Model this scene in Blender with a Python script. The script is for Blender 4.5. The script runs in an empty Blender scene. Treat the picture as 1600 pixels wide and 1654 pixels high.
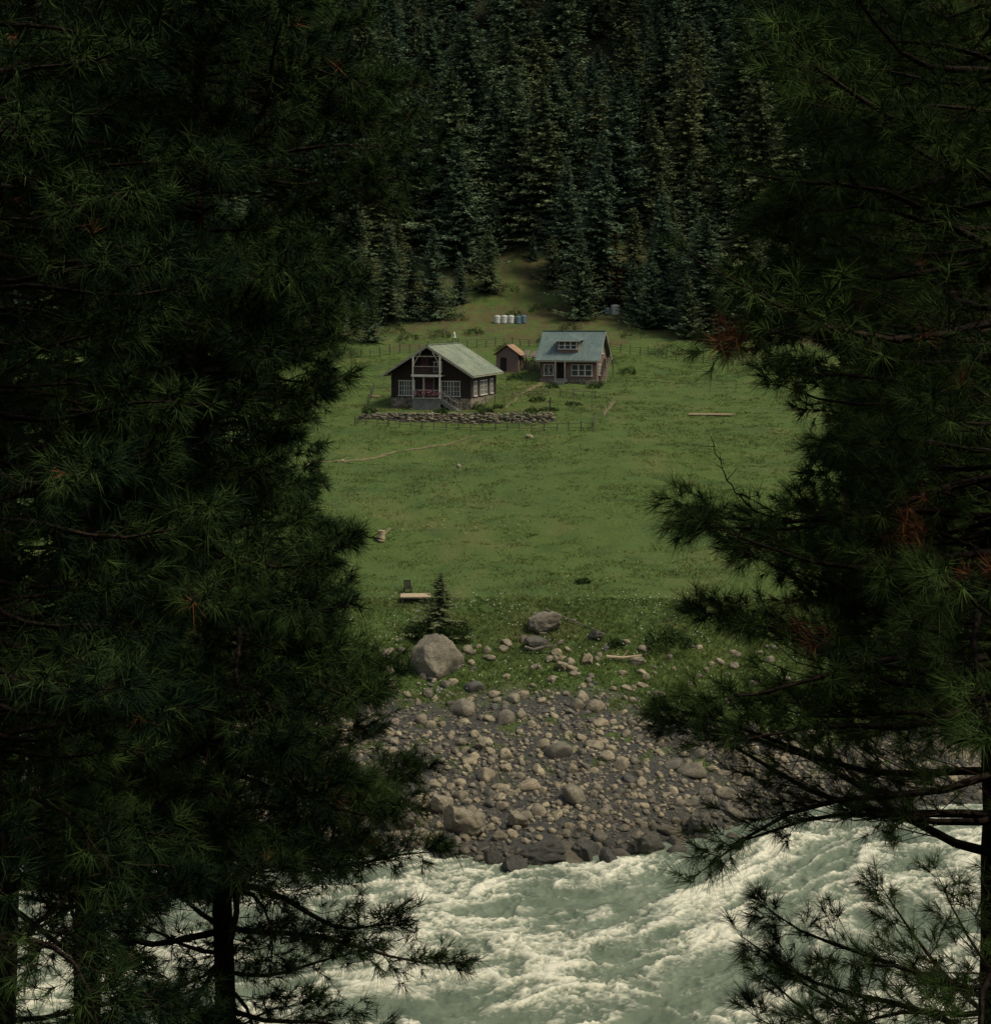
import bpy, bmesh, math, random
import numpy as np
from mathutils import Vector, Matrix, Euler, noise as mnoise
S=bpy.context.scene
random.seed(7)
R=np.random.default_rng(11)
CAMZ=28.0

# ---------------------------------------------------------------- noise
def gn(x,y,seed=0):
    x=np.asarray(x,float); y=np.asarray(y,float)
    xi=np.floor(x).astype(np.int64); yi=np.floor(y).astype(np.int64)
    xf=x-xi; yf=y-yi
    u=xf*xf*xf*(xf*(xf*6-15)+10); v=yf*yf*yf*(yf*(yf*6-15)+10)
    def g(a,b,dx,dy):
        n=((a+5000)*374761393+(b+5000)*668265263+seed*974711)&0xffffffff
        n=((n^(n>>13))*1274126177)&0xffffffff
        n=n^(n>>16)
        t=(n&0xffff)/65536.0*2*np.pi
        return np.cos(t)*dx+np.sin(t)*dy
    a=g(xi,yi,xf,yf); b=g(xi+1,yi,xf-1,yf); c=g(xi,yi+1,xf,yf-1); d=g(xi+1,yi+1,xf-1,yf-1)
    return (a*(1-u)+b*u)*(1-v)+(c*(1-u)+d*u)*v
def fbm(x,y,o=4,seed=0):
    s=0;a=1.0;f=1.0
    for i in range(o):
        s=s+a*gn(x*f,y*f,seed+i*17); a*=.5; f*=2.03
    return s
def sst(a,b,x):
    t=np.clip((np.asarray(x,float)-a)/(b-a),0,1); return t*t*(3-2*t)

# ---------------------------------------------------------------- terrain
PD=[-260,-60,-20,-6,0,6,9.5,12,22,34,46,50,56,71,75,78,85,92,98,103,109,171,190,205,215,232,246,260,330,420,760]
PZ=[170,58,34,28.5,26.2,23.6,21.6,20,13.5,6,1,-.5,-1.6,-1.5,-.6,.12,1.1,2.3,3.5,4.9,6.7,16.6,18.5,21.2,23.4,27.2,33,41,92,158,380]  # unseen slope behind camera, raised to block sky light on near pines
_t=np.arange(-260,760,.25); _z=np.interp(_t,PD,PZ)
_k=np.exp(-(np.arange(-8,9)*.25)**2/(2*.8**2)); _k/=_k.sum()
_z=np.convolve(np.pad(_z,8,mode='edge'),_k,mode='valid')
def sx1(x): return 7.5*sst(5.5,19,x)
def shx(x,y): return sx1(x)*(1-sst(84,110,y))*sst(55,70,y)
def H(x,y):
    x=np.asarray(x,float); y=np.asarray(y,float)
    z=np.interp(y-shx(x,y),_t,_z)
    z=z+fbm(x*.03,y*.03,3,3)*.9*sst(98,125,y)
    z=z+fbm(x*.13,y*.16,3,4)*.22*sst(104,115,y)*(1-sst(230,240,y))
    z=z+fbm(x*.35,y*.35,3,5)*.16*sst(52,76,y)
    z=z+fbm(x*.16,y*.2,2,6)*.6*sst(66,74,y)*(1-sst(80,86,y))
    z=z+fbm(x*.9,y*.9,2,8)*.08*sst(95,99,y)*(1-sst(230,240,y))
    z=z+fbm(x*.012,y*.012,4,9)*17*sst(238,300,y)
    z=z+np.minimum(np.abs(x-8)*.16,18)*sst(232,300,y)
    z=z+fbm(x*.12,y*.12,3,15)*.6*(1-sst(44,52,y))*sst(2,8,np.abs(y)+np.abs(x)*.4)
    m=sst(-15.2,-14.6,x)*(1-sst(6.4,7.2,x))*sst(163.9,164.5,y)*(1-sst(178,186,y))
    z=z*(1-m)+np.maximum(z,16.5)*m
    return z
def h(x,y): return float(H(x,y))

def mesh_np(name,V,F,attrs=None,smooth=False,mats=(),parent=None):
    me=bpy.data.meshes.new(name)
    V=np.ascontiguousarray(V,dtype=np.float32); F=np.ascontiguousarray(F,dtype=np.int32)
    m,k=F.shape
    me.vertices.add(len(V)); me.vertices.foreach_set('co',V.ravel())
    me.loops.add(m*k); me.loops.foreach_set('vertex_index',F.ravel())
    me.polygons.add(m); me.polygons.foreach_set('loop_start',np.arange(0,m*k,k,dtype=np.int32))
    try: me.polygons.foreach_set('loop_total',np.full(m,k,dtype=np.int32))
    except Exception: pass
    me.update(calc_edges=True)
    if smooth: me.polygons.foreach_set('use_smooth',np.ones(m,dtype=bool))
    for an,av in (attrs or {}).items():
        a=me.attributes.new(an,'FLOAT','POINT'); a.data.foreach_set('value',np.ascontiguousarray(av,dtype=np.float32))
    for mt in mats: me.materials.append(mt)
    ob=bpy.data.objects.new(name,me); S.collection.objects.link(ob)
    if parent: ob.parent=parent
    return ob
def grid_faces(nx,ny):
    i=np.arange(nx-1)[None,:]+np.arange(ny-1)[:,None]*nx
    return np.stack([i,i+1,i+1+nx,i+nx],-1).reshape(-1,4)

# ---------------------------------------------------------------- materials
class NT:
    def __init__(s,name):
        s.m=bpy.data.materials.new(name); s.m.use_nodes=True; s.t=s.m.node_tree
        s.t.nodes.clear(); s.o=s.n('ShaderNodeOutputMaterial'); s.b=s.n('ShaderNodeBsdfPrincipled')
        s.l(s.b.outputs[0],s.o.inputs[0])
        s.tc=s.n('ShaderNodeTexCoord').outputs['Object']
    def n(s,t,**k):
        a=s.t.nodes.new(t)
        for p,v in k.items(): setattr(a,p,v)
        return a
    def l(s,a,b): s.t.links.new(a,b)
    def inp(s,sock,v):
        if isinstance(v,bpy.types.NodeSocket): s.l(v,sock)
        elif isinstance(v,(tuple,list)) and len(v)==3 and sock.type=='RGBA': sock.default_value=(*v,1)
        else: sock.default_value=v
    def noise(s,scale,detail=6,rough=.6,vec=None,dist=0):
        a=s.n('ShaderNodeTexNoise'); a.inputs['Scale'].default_value=scale; a.inputs['Detail'].default_value=detail
        a.inputs['Roughness'].default_value=rough; a.inputs['Distortion'].default_value=dist
        s.l(vec or s.tc,a.inputs['Vector']); return a.outputs['Fac']
    def map(s,sc=(1,1,1),rot=(0,0,0)):
        a=s.n('ShaderNodeMapping'); a.inputs['Scale'].default_value=sc; a.inputs['Rotation'].default_value=rot
        s.l(s.tc,a.inputs['Vector']); return a.outputs[0]
    def vor(s,scale,feature='F1',vec=None,out='Distance'):
        a=s.n('ShaderNodeTexVoronoi',feature=feature); a.inputs['Scale'].default_value=scale
        s.l(vec or s.tc,a.inputs['Vector']); return a.outputs[out]
    def ramp(s,fac,a,b):
        r=s.n('ShaderNodeMapRange'); r.inputs[1].default_value=a; r.inputs[2].default_value=b; s.l(fac,r.inputs[0]); return r.outputs[0]
    def mix(s,f,a,b):
        m=s.n('ShaderNodeMix',data_type='RGBA'); s.inp(m.inputs[0],f); s.inp(m.inputs[6],a); s.inp(m.inputs[7],b); return m.outputs[2]
    def math(s,op,a,b=0.0,clamp=False):
        m=s.n('ShaderNodeMath',operation=op,use_clamp=clamp); s.inp(m.inputs[0],a); s.inp(m.inputs[1],b); return m.outputs[0]
    def attr(s,n): 
        a=s.n('ShaderNodeAttribute'); a.attribute_name=n; return a.outputs['Fac']
    def rnd(s): return s.n('ShaderNodeObjectInfo').outputs['Random']
    def bump(s,hh,st=.3,d=.05):
        b=s.n('ShaderNodeBump'); b.inputs['Strength'].default_value=st; b.inputs['Distance'].default_value=d
        s.l(hh,b.inputs['Height']); s.l(b.outputs[0],s.b.inputs['Normal'])
    def fin(s,col,rough=.85,spec=.3,metal=0):
        s.inp(s.b.inputs['Base Color'],col); s.inp(s.b.inputs['Roughness'],rough)
        s.b.inputs['Specular IOR Level'].default_value=spec; s.b.inputs['Metallic'].default_value=metal
        return s.m
    def matte(s,col):
        d=s.n('ShaderNodeBsdfDiffuse'); s.inp(d.inputs['Color'],col); s.l(d.outputs[0],s.o.inputs[0]); s.t.nodes.remove(s.b); return s.m
def simple(name,c1,c2,scale=4,rough=.8,bump=.3,bd=.02,sc=(1,1,1),spec=.3,metal=0,lo=.35,hi=.65):
    t=NT(name); v=t.map(sc); f=t.noise(scale,7,.65,v); t.bump(f,bump,bd)
    return t.fin(t.mix(t.ramp(f,lo,hi),c1,c2),rough,spec,metal)

t=NT('ground_cover')
n1=t.noise(.045,5,.6); n2=t.noise(.6,6,.7,t.map((1,.7,1))); n3=t.noise(3.2,5,.75,t.map((1,.8,1))); n4=t.noise(.16,4,.6); n5=t.noise(.28,6,.7,t.map((.6,1,1)))
g=t.mix(t.ramp(n2,.35,.68),(.074,.118,.028),(.116,.156,.042))
g=t.mix(t.ramp(n1,.40,.62),g,t.mix(t.ramp(n3,.3,.7),(.068,.120,.034),(.122,.163,.046)))
g=t.mix(t.math('MULTIPLY',t.ramp(n4,.52,.68),.6),g,(.150,.150,.054))
g=t.mix(t.math('MULTIPLY',t.ramp(n5,.5,.68),.7),g,(.046,.084,.028))
g=t.mix(t.math('MULTIPLY',t.ramp(n3,.52,.75),.5),g,(.042,.074,.024))
dirt=t.mix(t.ramp(n3,.3,.7),(.075,.060,.030),(.15,.115,.06))
g=t.mix(t.attr('dirt'),g,dirt)
vd=t.vor(5.5,'F1'); vc=t.vor(5.5,'F1',out='Color'); sep=t.n('ShaderNodeSeparateColor'); t.l(vc,sep.inputs[0])
gr=t.mix(sep.outputs[0],(.055,.055,.048),(.17,.15,.115))
gr=t.mix(t.ramp(vd,.45,.8),gr,(.030,.031,.028))
gr=t.mix(t.ramp(n2,.42,.6),gr,(.070,.070,.062))
c=t.mix(t.attr('gravel'),g,gr)
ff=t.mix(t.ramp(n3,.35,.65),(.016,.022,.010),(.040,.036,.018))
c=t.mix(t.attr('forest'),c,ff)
t.bump(t.math('ADD',n3,t.math('MULTIPLY',n2,.6)),.9,.28)
M_ground=t.fin(c,.95,.1)

xs=np.concatenate([np.arange(-420,-60,9),np.arange(-60,60,.5),np.arange(60,421,9)])
ys=np.concatenate([np.arange(-250,0,6),np.arange(0,50,1.),np.arange(50,112,.3),np.arange(112,236,.6),np.arange(236,740,5)])
X,Y=np.meshgrid(xs,ys); Z=H(X,Y)
e=fbm(X*.12,Y*.12,4,21); e2=fbm(X*.6,Y*.6,3,23)
def grl(x): return 96.3-3.5*sst(6,13,x)
grav=1-sst(-1.3,1.3,Y-grl(X)-e*4.5-e2*1.8)
grav=grav*(1-.85*sst(.30,.42,e2+e*.3)*sst(84,89,Y))
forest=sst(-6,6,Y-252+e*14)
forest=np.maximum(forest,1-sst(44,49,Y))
dirt=sst(.05,.35,e)*sst(206,214,Y)*.8
dirt=np.maximum(dirt,.75*sst(-.3,.2,e2)*sst(211,222,Y))
dirt=np.maximum(dirt,.75*sst(.0,.3,e2+.1)*np.exp(-(((X-4.6-(Y-172)*.09)/.7)**2))*sst(168,172,Y)*(1-sst(190,193,Y)))
dirt=np.maximum(dirt,.5*sst(.2,.4,e)*sst(100,104,Y)*(1-sst(106,110,Y)))
dirt=np.maximum(dirt,.45*sst(.1,.4,e2)*sst(165,167,Y)*(1-sst(196,200,Y))*sst(-17,-13,X)*(1-sst(14,18,X)))
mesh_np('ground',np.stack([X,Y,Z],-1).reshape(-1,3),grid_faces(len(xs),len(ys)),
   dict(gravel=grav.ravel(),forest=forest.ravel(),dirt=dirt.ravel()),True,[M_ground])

# ---------------------------------------------------------------- river
xs=np.concatenate([np.arange(-260,-32,4),np.arange(-32,32,.1),np.arange(32,261,4)])
ys=np.arange(46,91,.1)
X,Y=np.meshgrid(xs,ys)
sx_=sx1(X)*sst(55,70,Y)
Y_=Y-sx_
fx=X*.92+Y_*.34; fy=-X*.34+Y_*.92
wx=fbm(fx*.22,fy*.34,3,31)*2.6; wy=fbm(fx*.22+9,fy*.34+4,3,37)*2.0
wx2=wx*1.2+fbm(X*.6,Y*.8,3,61)*1.2; wy2=wy*1.2+fbm(X*.6+5,Y*.8,3,63)*1.1
def L(g,w): return np.exp(-np.abs(g/w)**1.2)
g1=gn((fx+wx)*.17,(fy+wy)*.48,41); g2=gn((fx+wx2)*.36,(fy+wy2)*1.1,43); g3=gn((fx+wx2*1.2)*.85,(fy+wy2*1.2)*2.4,47); g4=gn((fx+wx2*1.4)*1.9,(fy+wy2*1.4)*5.0,49)
pat=fbm(fx*.12,fy*.26,4,53)
calm=sst(0,1,(Y_-73.6-pat*3)/4.5)
r1=1-np.abs(g1)*2.4; r2=1-np.abs(g2)*2.4; r3=1-np.abs(g3)*2.4; r4=1-np.abs(g4)*2.4
Zw=(.20*r1+.15*r2+.09*r3+.04*r4+.30*pat)*(1-.8*calm)-.25
pk=sst(-.35,.5,pat+.2*r1)
foam=.70*L(g1,.10)*(.45+.55*pk)+.62*L(g2,.09)*(.30+.8*pk)+.58*L(g3,.11)*(.20+.8*pk)+.40*L(g4,.14)*(.15+.8*pk)+.08*pk
foam=np.clip(foam*(1-.7*calm)+calm*.22*L(g2,.08),0,1.4)
Zw=Zw+.05*np.clip(foam,0,1)*(1-calm)
ewt=sst(30,40,np.abs(X)); Zw=Zw*(1-ewt)-.1*ewt
t=NT('river_water')
fo=t.attr('foam'); nn=t.noise(3.2,8,.75,t.map((.8,2.4,1),(0,0,-.35)),dist=.35); nf=t.noise(11,6,.8,t.map((.8,1.9,1),(0,0,-.35)))
f=t.math('ADD',fo,t.math('MULTIPLY',t.math('SUBTRACT',nn,.5),1.5))
f=t.math('ADD',f,t.math('MULTIPLY',t.math('SUBTRACT',nf,.5),.7))
f=t.ramp(f,.42,1.25)
w=t.mix(t.ramp(t.noise(.5,5),.35,.65),(.112,.146,.098),(.190,.228,.155))
col=t.mix(f,w,(.78,.75,.58))
t.bump(t.math('ADD',nn,t.math('MULTIPLY',nf,.5)),.6,.12)
M_w=t.fin(col,t.ramp(f,-.5,.6),.25)
mesh_np('river_water',np.stack([X,Y,Zw],-1).reshape(-1,3),grid_faces(len(xs),len(ys)),dict(foam=foam.ravel()),True,[M_w])

# ---------------------------------------------------------------- rocks
t=NT('river_rock')
v=t.noise(1.4,7,.65); v2=t.noise(9,6,.75); v3=t.noise(2.6,6,.7,t.map((1,1,2.2),(.4,.5,.2)),dist=1.2); ti=t.attr('tint'); wt=t.attr('wet')
c1=t.mix(ti,(.14,.132,.11),(.44,.37,.24)); c2=t.mix(ti,(.080,.079,.068),(.29,.235,.145))
c=t.mix(t.ramp(v,.38,.62),c1,c2); c=t.mix(t.math('MULTIPLY',t.ramp(v2,.5,.7),.5),c,(.06,.06,.05))
c=t.mix(t.math('MULTIPLY',t.ramp(v3,.50,.62),.6),c,(.075,.062,.042))
c=t.mix(t.math('MULTIPLY',wt,.65),c,(.03,.03,.027))
t.bump(t.math('ADD',v2,t.math('ADD',v,v3)),.8,.09)
M_rock=t.fin(c,.8,.3)
def ico(sub):
    bm=bmesh.new(); bmesh.ops.create_icosphere(bm,subdivisions=sub,radius=1)
    V=np.array([v.co[:] for v in bm.verts]); F=np.array([[v.index for v in f.verts] for f in bm.faces]); bm.free(); return V,F
def rockshape(V,seed,rough=.25,flat=.65,npl=7,lo=.55,hi=.85):
    out=V.copy(); rr=random.Random(seed)
    off=Vector((rr.uniform(-50,50),rr.uniform(-50,50),rr.uniform(-50,50)))
    planes=[(np.array(Vector((rr.gauss(0,1),rr.gauss(0,1),rr.gauss(0,1))).normalized()),rr.uniform(lo,hi)) for _ in range(npl)]
    for i in range(len(out)):
        p=Vector(V[i]); n=mnoise.fractal(p*.9+off,1,2,3)*rough+mnoise.fractal(p*4+off,1,2,4)*rough*.25
        out[i]=V[i]*(1+n)
    for n,dd in planes:
        s=out@n; over=np.maximum(s-dd,0); out-=np.outer(over*.88,n)
    if npl>9:
        for i in range(len(out)):
            p=Vector(out[i]); out[i]=out[i]*(1+mnoise.fractal(p*4+off,1,2,5)*.08)
    out*= np.array([1,rr.uniform(.65,.95),flat*rr.uniform(.8,1.15)])
    return out
V3,F3=ico(3); V2,F2=ico(2)
protos=[rockshape(V3,i,.28) for i in range(14)]
protos2=[rockshape(V2,i+40,.25) for i in range(8)]
def scatter(name,pos,size,tint,wet,protos,F,sink=.3):
    VV=[];T=[];W=[];FF=[];o=0
    for (x,y),s,ti,we in zip(pos,size,tint,wet):
        P=protos[random.randrange(len(protos))]; a=random.uniform(0,6.283); ca,sa=math.cos(a),math.sin(a)
        b=random.uniform(-.25,.25)
        Q=P*s; Q=Q@np.array([[ca,sa,0],[-sa,ca,0],[0,0,1]]); Q=Q+np.outer(Q[:,0]*b,[0,0,1])
        z=Zc[o]+ s*.62*(.5-sink)
        VV.append(Q+np.array([x,y,z])); FF.append(F+len(P)*o); T.append(np.full(len(P),ti)); W.append(np.full(len(P),we)); o+=1
    return mesh_np(name,np.concatenate(VV),np.concatenate(FF),dict(tint=np.concatenate(T),wet=np.concatenate(W)),True,[M_rock])
pts=[];sz=[]
cell={}
tries=0
while len(pts)<2050 and tries<60000:
    tries+=1
    x=random.uniform(-26,32); y=random.uniform(75.0,97)
    if x>5 and y-float(sx1(x))*(1-float(sst(84,110,y)))<75.2: continue
    if y>float(grl(x))-2.8 and random.random()<(y-float(grl(x))+2.8)/4: continue
    s=min(.95,.15+random.expovariate(1/.19))
    if y<80: s*=1.25
    if -7<x<3 and 91.0<y<95 and random.random()<.78: continue
    if fbm(x*.5,y*.5,2,77)>.38 and random.random()<.75: continue
    ok=True; k=(int(x),int(y))
    for i in (-1,0,1):
        for j in (-1,0,1):
            for (px,py,ps) in cell.get((k[0]+i,k[1]+j),()):
                if (px-x)**2+(py-y)**2<((ps+s)*.72)**2: ok=False;break
            if not ok:break
        if not ok:break
    if not ok: continue
    cell.setdefault(k,[]).append((x,y,s)); pts.append((x,y)); sz.append(s)
for _ in range(110):
    x=random.uniform(-12,20); y=random.uniform(96.5,103.5)
    pts.append((x,y)); sz.append(random.uniform(.15,.48))
pa=np.array(pts); Zc=H(pa[:,0],pa[:,1])
tint=np.clip(R.normal(.60,.36,len(pts)),0,1); wet=np.clip(.8-Zc/.5+R.normal(0,.2,len(pts)),0,1)
scatter('river_cobbles',pts,sz,tint,wet,protos,F3)
n=6500; pa=np.stack([R.uniform(-24,30,n),R.uniform(75.8,97,n)],-1); pa=pa[pa[:,1]<grl(pa[:,0])+.7]; n=len(pa); Zc=H(pa[:,0],pa[:,1])
scatter('river_gravel',list(map(tuple,pa)),R.uniform(.05,.15,n),np.clip(R.normal(.5,.3,n),0,1),np.clip(.8-Zc/.5,0,1),protos2,F2,.25)
V5,F5=ico(5)
def boulder(x,y,w,hh,ti,we,seed,rot=0,up=.0):
    Q=rockshape(V5,seed,.42,1.0,13,.38,.72); Q=Q/np.abs(Q).max(0)
    Q=Q*np.array([w/2,w*.38,hh*.62]); a=math.radians(rot)
    Q=Q@np.array([[math.cos(a),math.sin(a),0],[-math.sin(a),math.cos(a),0],[0,0,1]])
    ob=mesh_np('boulder',Q,F5,dict(tint=np.full(len(Q),ti),wet=np.full(len(Q),we)),True,[M_rock])
    ob.location=(x,y,h(x,y)+hh*.32+up); return ob
for a in [(-4.0,99.3,3.7,2.7,.42,0,101,-12),(3.1,104.6,3.1,1.7,.38,0,102,5),(3.0,102.3,2.0,1.1,.15,.45,103,20),(7.0,103.4,1.3,.8,.2,.2,104,0),
          (6.2,100.2,1.0,.9,.8,0,105,10),(-1.75,78.6,2.5,1.8,.6,.05,106,0),(-5.3,79.4,2.5,1.6,.3,.4,107,15),(-4.0,81.5,1.5,1.2,.7,0,108,0),
          (-2.9,81.2,1.3,1.0,.6,0,109,40),(-2.4,76.4,2.0,1.4,.1,.95,110,0),(2.3,76.0,2.4,1.4,.1,.9,111,8),(1.2,79.2,1.2,.9,.6,.1,112,0),(-7.5,77.3,2.6,1.6,.2,.6,122,30),
          (-.9,88.8,1.3,1.0,.55,.1,113,30),(4.6,76.3,1.6,1.1,.1,.9,114,0),(3.6,157.7,.9,.45,.95,0,115,0),(-3.6,145,.5,.45,.9,0,116,0),(-15.2,148,.6,.5,.7,0,117,0),
          (-7.5,100.5,1.2,.8,.5,.1,118,20),(4.4,99.5,1.1,.8,.7,0,119,50),(9.5,100.5,1.2,.7,.6,0,120,0),(-1.8,101.5,.9,.6,.7,0,121,0),(7.9,77.2,2.1,1.5,.2,.8,123,0),(11,80.2,2.2,1.4,.3,.6,124,60),(-.2,75.2,1.1,1.3,.1,.95,125,0),(0.9,74.6,1.5,1.4,.1,.95,126,0),(5.8,75.2,1.3,1.4,.1,.95,127,0)]:
    boulder(*a)

# ---------------------------------------------------------------- grass + flowers
t=NT('grass_blades'); ti=t.attr('tint')
M_grass=t.matte(t.mix(ti,(.046,.086,.024),(.160,.190,.060)))
def grass(name,n,x0,x1,y0,y1,hmin,hmax,w,nb=5,cond=None,tb=.5,clumpy=False):
    p=np.stack([R.uniform(x0,x1,n),R.uniform(y0,y1,n)],-1)
    if cond is not None: p=p[cond(p[:,0],p[:,1])]
    if clumpy:
        k=fbm(p[:,0]*.35,p[:,1]*.5,3,73)+fbm(p[:,0]*.07,p[:,1]*.1,2,74)*.6; p=p[k>R.normal(.12,.2,len(p))]
    n=len(p); z=H(p[:,0],p[:,1]); P=np.concatenate([p,z[:,None]],1)
    patch=np.clip(.5+fbm(p[:,0]*.15,p[:,1]*.22,3,71)*.9,0,1)
    P=np.repeat(P,nb,0)+np.concatenate([R.normal(0,.10,(n*nb,2)),np.zeros((n*nb,1))],1)
    a=R.uniform(0,6.283,n*nb); hh=R.uniform(hmin,hmax,n*nb)*(.5+.8*np.repeat(patch,nb)); lean=R.normal(0,.8,(n*nb,2))*hh[:,None]
    d=np.stack([np.cos(a),np.sin(a),0*a],-1)*w
    A=P-d; B=P+d; A[:,2]-=.05;B[:,2]-=.05; C=P+np.concatenate([lean,hh[:,None]],1)
    V=np.stack([A,B,C],1).reshape(-1,3); F=np.arange(len(V)).reshape(-1,3)
    ti=np.clip(R.normal(tb,.14,n*nb)+(np.repeat(patch,nb)-.5)*.9,0,1)
    return mesh_np(name,V,F,dict(tint=np.repeat(ti,3)),False,[M_grass])
grass('meadow_grass',120000,-34,44,108,206,.05,.22,.035,5,None,.62,True)
def gc(x,y):
    e=fbm(x*.12,y*.12,4,21); e2=fbm(x*.6,y*.6,3,23); return y>grl(x)+e*4.5+e2*1.8
grass('bank_grass',30000,-24,30,90,109.5,.08,.30,.03,6,gc,.52)
grass('grass_patches',4500,-22,26,84,96,.1,.35,.03,6,lambda x,y:(fbm(x*.6,y*.6,3,23)+fbm(x*.12,y*.12,4,21)*.3)>.33,.6)
def flowers(name,n,box,s,mat,cond=None):
    p=np.stack([R.uniform(box[0],box[1],n),R.uniform(box[2],box[3],n)],-1)
    if cond is not None: p=p[cond(p[:,0],p[:,1])]
    n=len(p); z=H(p[:,0],p[:,1])+R.uniform(.15,.4,n); P=np.concatenate([p,z[:,None]],1)
    s=R.uniform(.5,1.2,n)*s
    o=np.array([[1,0,0],[0,1,0],[-1,0,0],[0,-1,0],[0,0,.8],[0,0,-.8]])
    V=(P[:,None,:]+o[None]*s[:,None,None]).reshape(-1,3)
    f=np.array([[0,1,4],[1,2,4],[2,3,4],[3,0,4],[1,0,5],[2,1,5],[3,2,5],[0,3,5]])
    F=(f[None]+np.arange(n)[:,None,None]*6).reshape(-1,3)
    return mesh_np(name,V,F,None,False,[mat])
M_fw=simple('white_petals',(.60,.60,.50),(.70,.68,.56),5); M_fy=simple('yellow_petals',(.40,.40,.10),(.48,.45,.14),5)
flowers('white_wildflowers',1600,(-18,24,94,110),.05,M_fw,lambda x,y:gc(x,y)&(fbm(x*.3,y*.3,3,81)>-.05))
flowers('yellow_wildflowers',3600,(-28,38,112,200),.055,M_fy,lambda x,y:fbm(x*.09,y*.09,3,83)>.05)
flowers('meadow_daisies',500,(-28,38,108,170),.03,M_fw,lambda x,y:fbm(x*.12,y*.12,3,85)>.1)

# ---------------------------------------------------------------- distant conifers
def nrm(v): return v/np.maximum(np.linalg.norm(v,axis=-1,keepdims=True),1e-9)
M_bark=simple('conifer_bark',(.045,.035,.026),(.11,.085,.06),6,.95,.8,.03,(1,1,.2))
def confmat(name,ca,cb,cc,ol=(.180,.185,.080)):
    t=NT(name); ti=t.attr('tint'); r=t.rnd(); n=t.noise(.7,4,.6)
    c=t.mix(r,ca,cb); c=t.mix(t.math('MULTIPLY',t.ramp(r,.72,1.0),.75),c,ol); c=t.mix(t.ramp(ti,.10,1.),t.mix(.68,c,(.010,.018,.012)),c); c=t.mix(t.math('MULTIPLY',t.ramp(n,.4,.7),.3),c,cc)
    return t.matte(c)
M_con=confmat('conifer_needles',(.096,.152,.096),(.165,.195,.092),(.14,.175,.095))
M_conb=confmat('dying_conifer_needles',(.13,.075,.05),(.14,.08,.05),(.11,.08,.06),(.13,.08,.05))
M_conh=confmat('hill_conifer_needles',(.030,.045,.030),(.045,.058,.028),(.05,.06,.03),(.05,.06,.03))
def conifer_mesh(name,seed,ht=20.,Rb=3.3,levels=38,per=7,mat=None,pw=.85,droop=.28,K=12,sc=1.):
    rg=np.random.default_rng(seed)
    VV=[];TT=[]
    n=levels*per
    lt=(np.arange(n)/n)**.95; lt=np.clip(lt+rg.normal(0,.010,n),0,.995)
    z=ht*(.03+.97*lt)
    env=np.minimum(1,(lt+.12)*6)
    az=np.arange(n)*2.399+rg.normal(0,.35,n)
    L=Rb*((1-lt)**pw)*env*rg.uniform(.45,1.2,n)+.15
    side=1+.25*np.sin(az*1+seed)+.22*np.sin(az*2+seed*2+z*.5)+.18*np.sin(z*1.7+seed); L=L*side
    s=(np.arange(K)+.6)/K
    dx=np.stack([np.cos(az),np.sin(az)],-1)
    r=L[:,None]*s[None]
    zz=z[:,None]-droop*r+(.20*r*r/np.maximum(L[:,None],.3))+rg.normal(0,.05,r.shape)
    B=np.stack([dx[:,None,0]*r,dx[:,None,1]*r,zz],-1)
    D=np.broadcast_to(np.concatenate([dx,np.full((n,1),.02)],1)[:,None,:],B.shape)
    Sd=np.stack([-dx[:,1],dx[:,0],0*az],-1)[:,None,:]
    W=(.22+.27*L[:,None]*(1-s[None]*.75))*sc
    for sgn,dn,q in ((1,-.12,0),(-1,-.12,0),(.8,-.45,1),(-.8,-.45,1),(0,.15,2)):
        ln=W*rg.uniform(.45,1.15,W.shape)*(1.0 if q==0 else .7)
        dv=nrm(D*rg.uniform(.5,1.2,W.shape)[...,None]+Sd*sgn+np.array([0,0,dn])+rg.normal(0,.25,B.shape))
        tip=B+dv*ln[...,None]
        wd=nrm(np.cross(dv,rg.normal(0,1,B.shape)+np.array([0,0,1.6])))*(ln*.14+.03*sc)[...,None]
        mid=B+dv*(ln*.45)[...,None]
        q4=np.stack([B,mid+wd,tip,mid-wd],2).reshape(-1,3); VV.append(q4)
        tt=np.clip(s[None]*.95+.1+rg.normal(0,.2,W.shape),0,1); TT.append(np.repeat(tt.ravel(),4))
    V=np.concatenate(VV); T=np.concatenate(TT); F=np.arange(len(V)).reshape(-1,4)
    m=7; k=6; tz=np.linspace(-1,ht*.98,m); tr=.30*(1-np.linspace(0,1,m))**.8+.02
    a=np.arange(k)/k*6.283
    TV=np.stack([tr[:,None]*np.cos(a),tr[:,None]*np.sin(a),np.repeat(tz[:,None],k,1)],-1).reshape(-1,3)
    TF=np.array([[i*k+j,i*k+(j+1)%k,(i+1)*k+(j+1)%k,(i+1)*k+j] for i in range(m-1) for j in range(k)])+len(V)
    nf=len(F)
    ob=mesh_np(name,np.concatenate([V,TV]),np.concatenate([F,TF]),dict(tint=np.concatenate([T,np.full(len(TV),.5)])),False,[mat or M_con,M_bark])
    mi=np.zeros(nf+len(TF),dtype=np.int32); mi[nf:]=1; ob.data.polygons.foreach_set('material_index',mi)
    me=ob.data; bpy.data.objects.remove(ob); return me
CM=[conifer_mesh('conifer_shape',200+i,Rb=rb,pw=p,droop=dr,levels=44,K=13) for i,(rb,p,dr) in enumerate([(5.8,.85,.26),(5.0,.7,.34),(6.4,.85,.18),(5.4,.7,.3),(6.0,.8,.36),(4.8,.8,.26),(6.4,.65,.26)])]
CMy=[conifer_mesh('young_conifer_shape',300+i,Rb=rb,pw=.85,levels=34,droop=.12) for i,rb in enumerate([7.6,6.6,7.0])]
CMb=conifer_mesh('dying_conifer_shape',400,Rb=3.2,levels=26,mat=M_conb)
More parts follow.
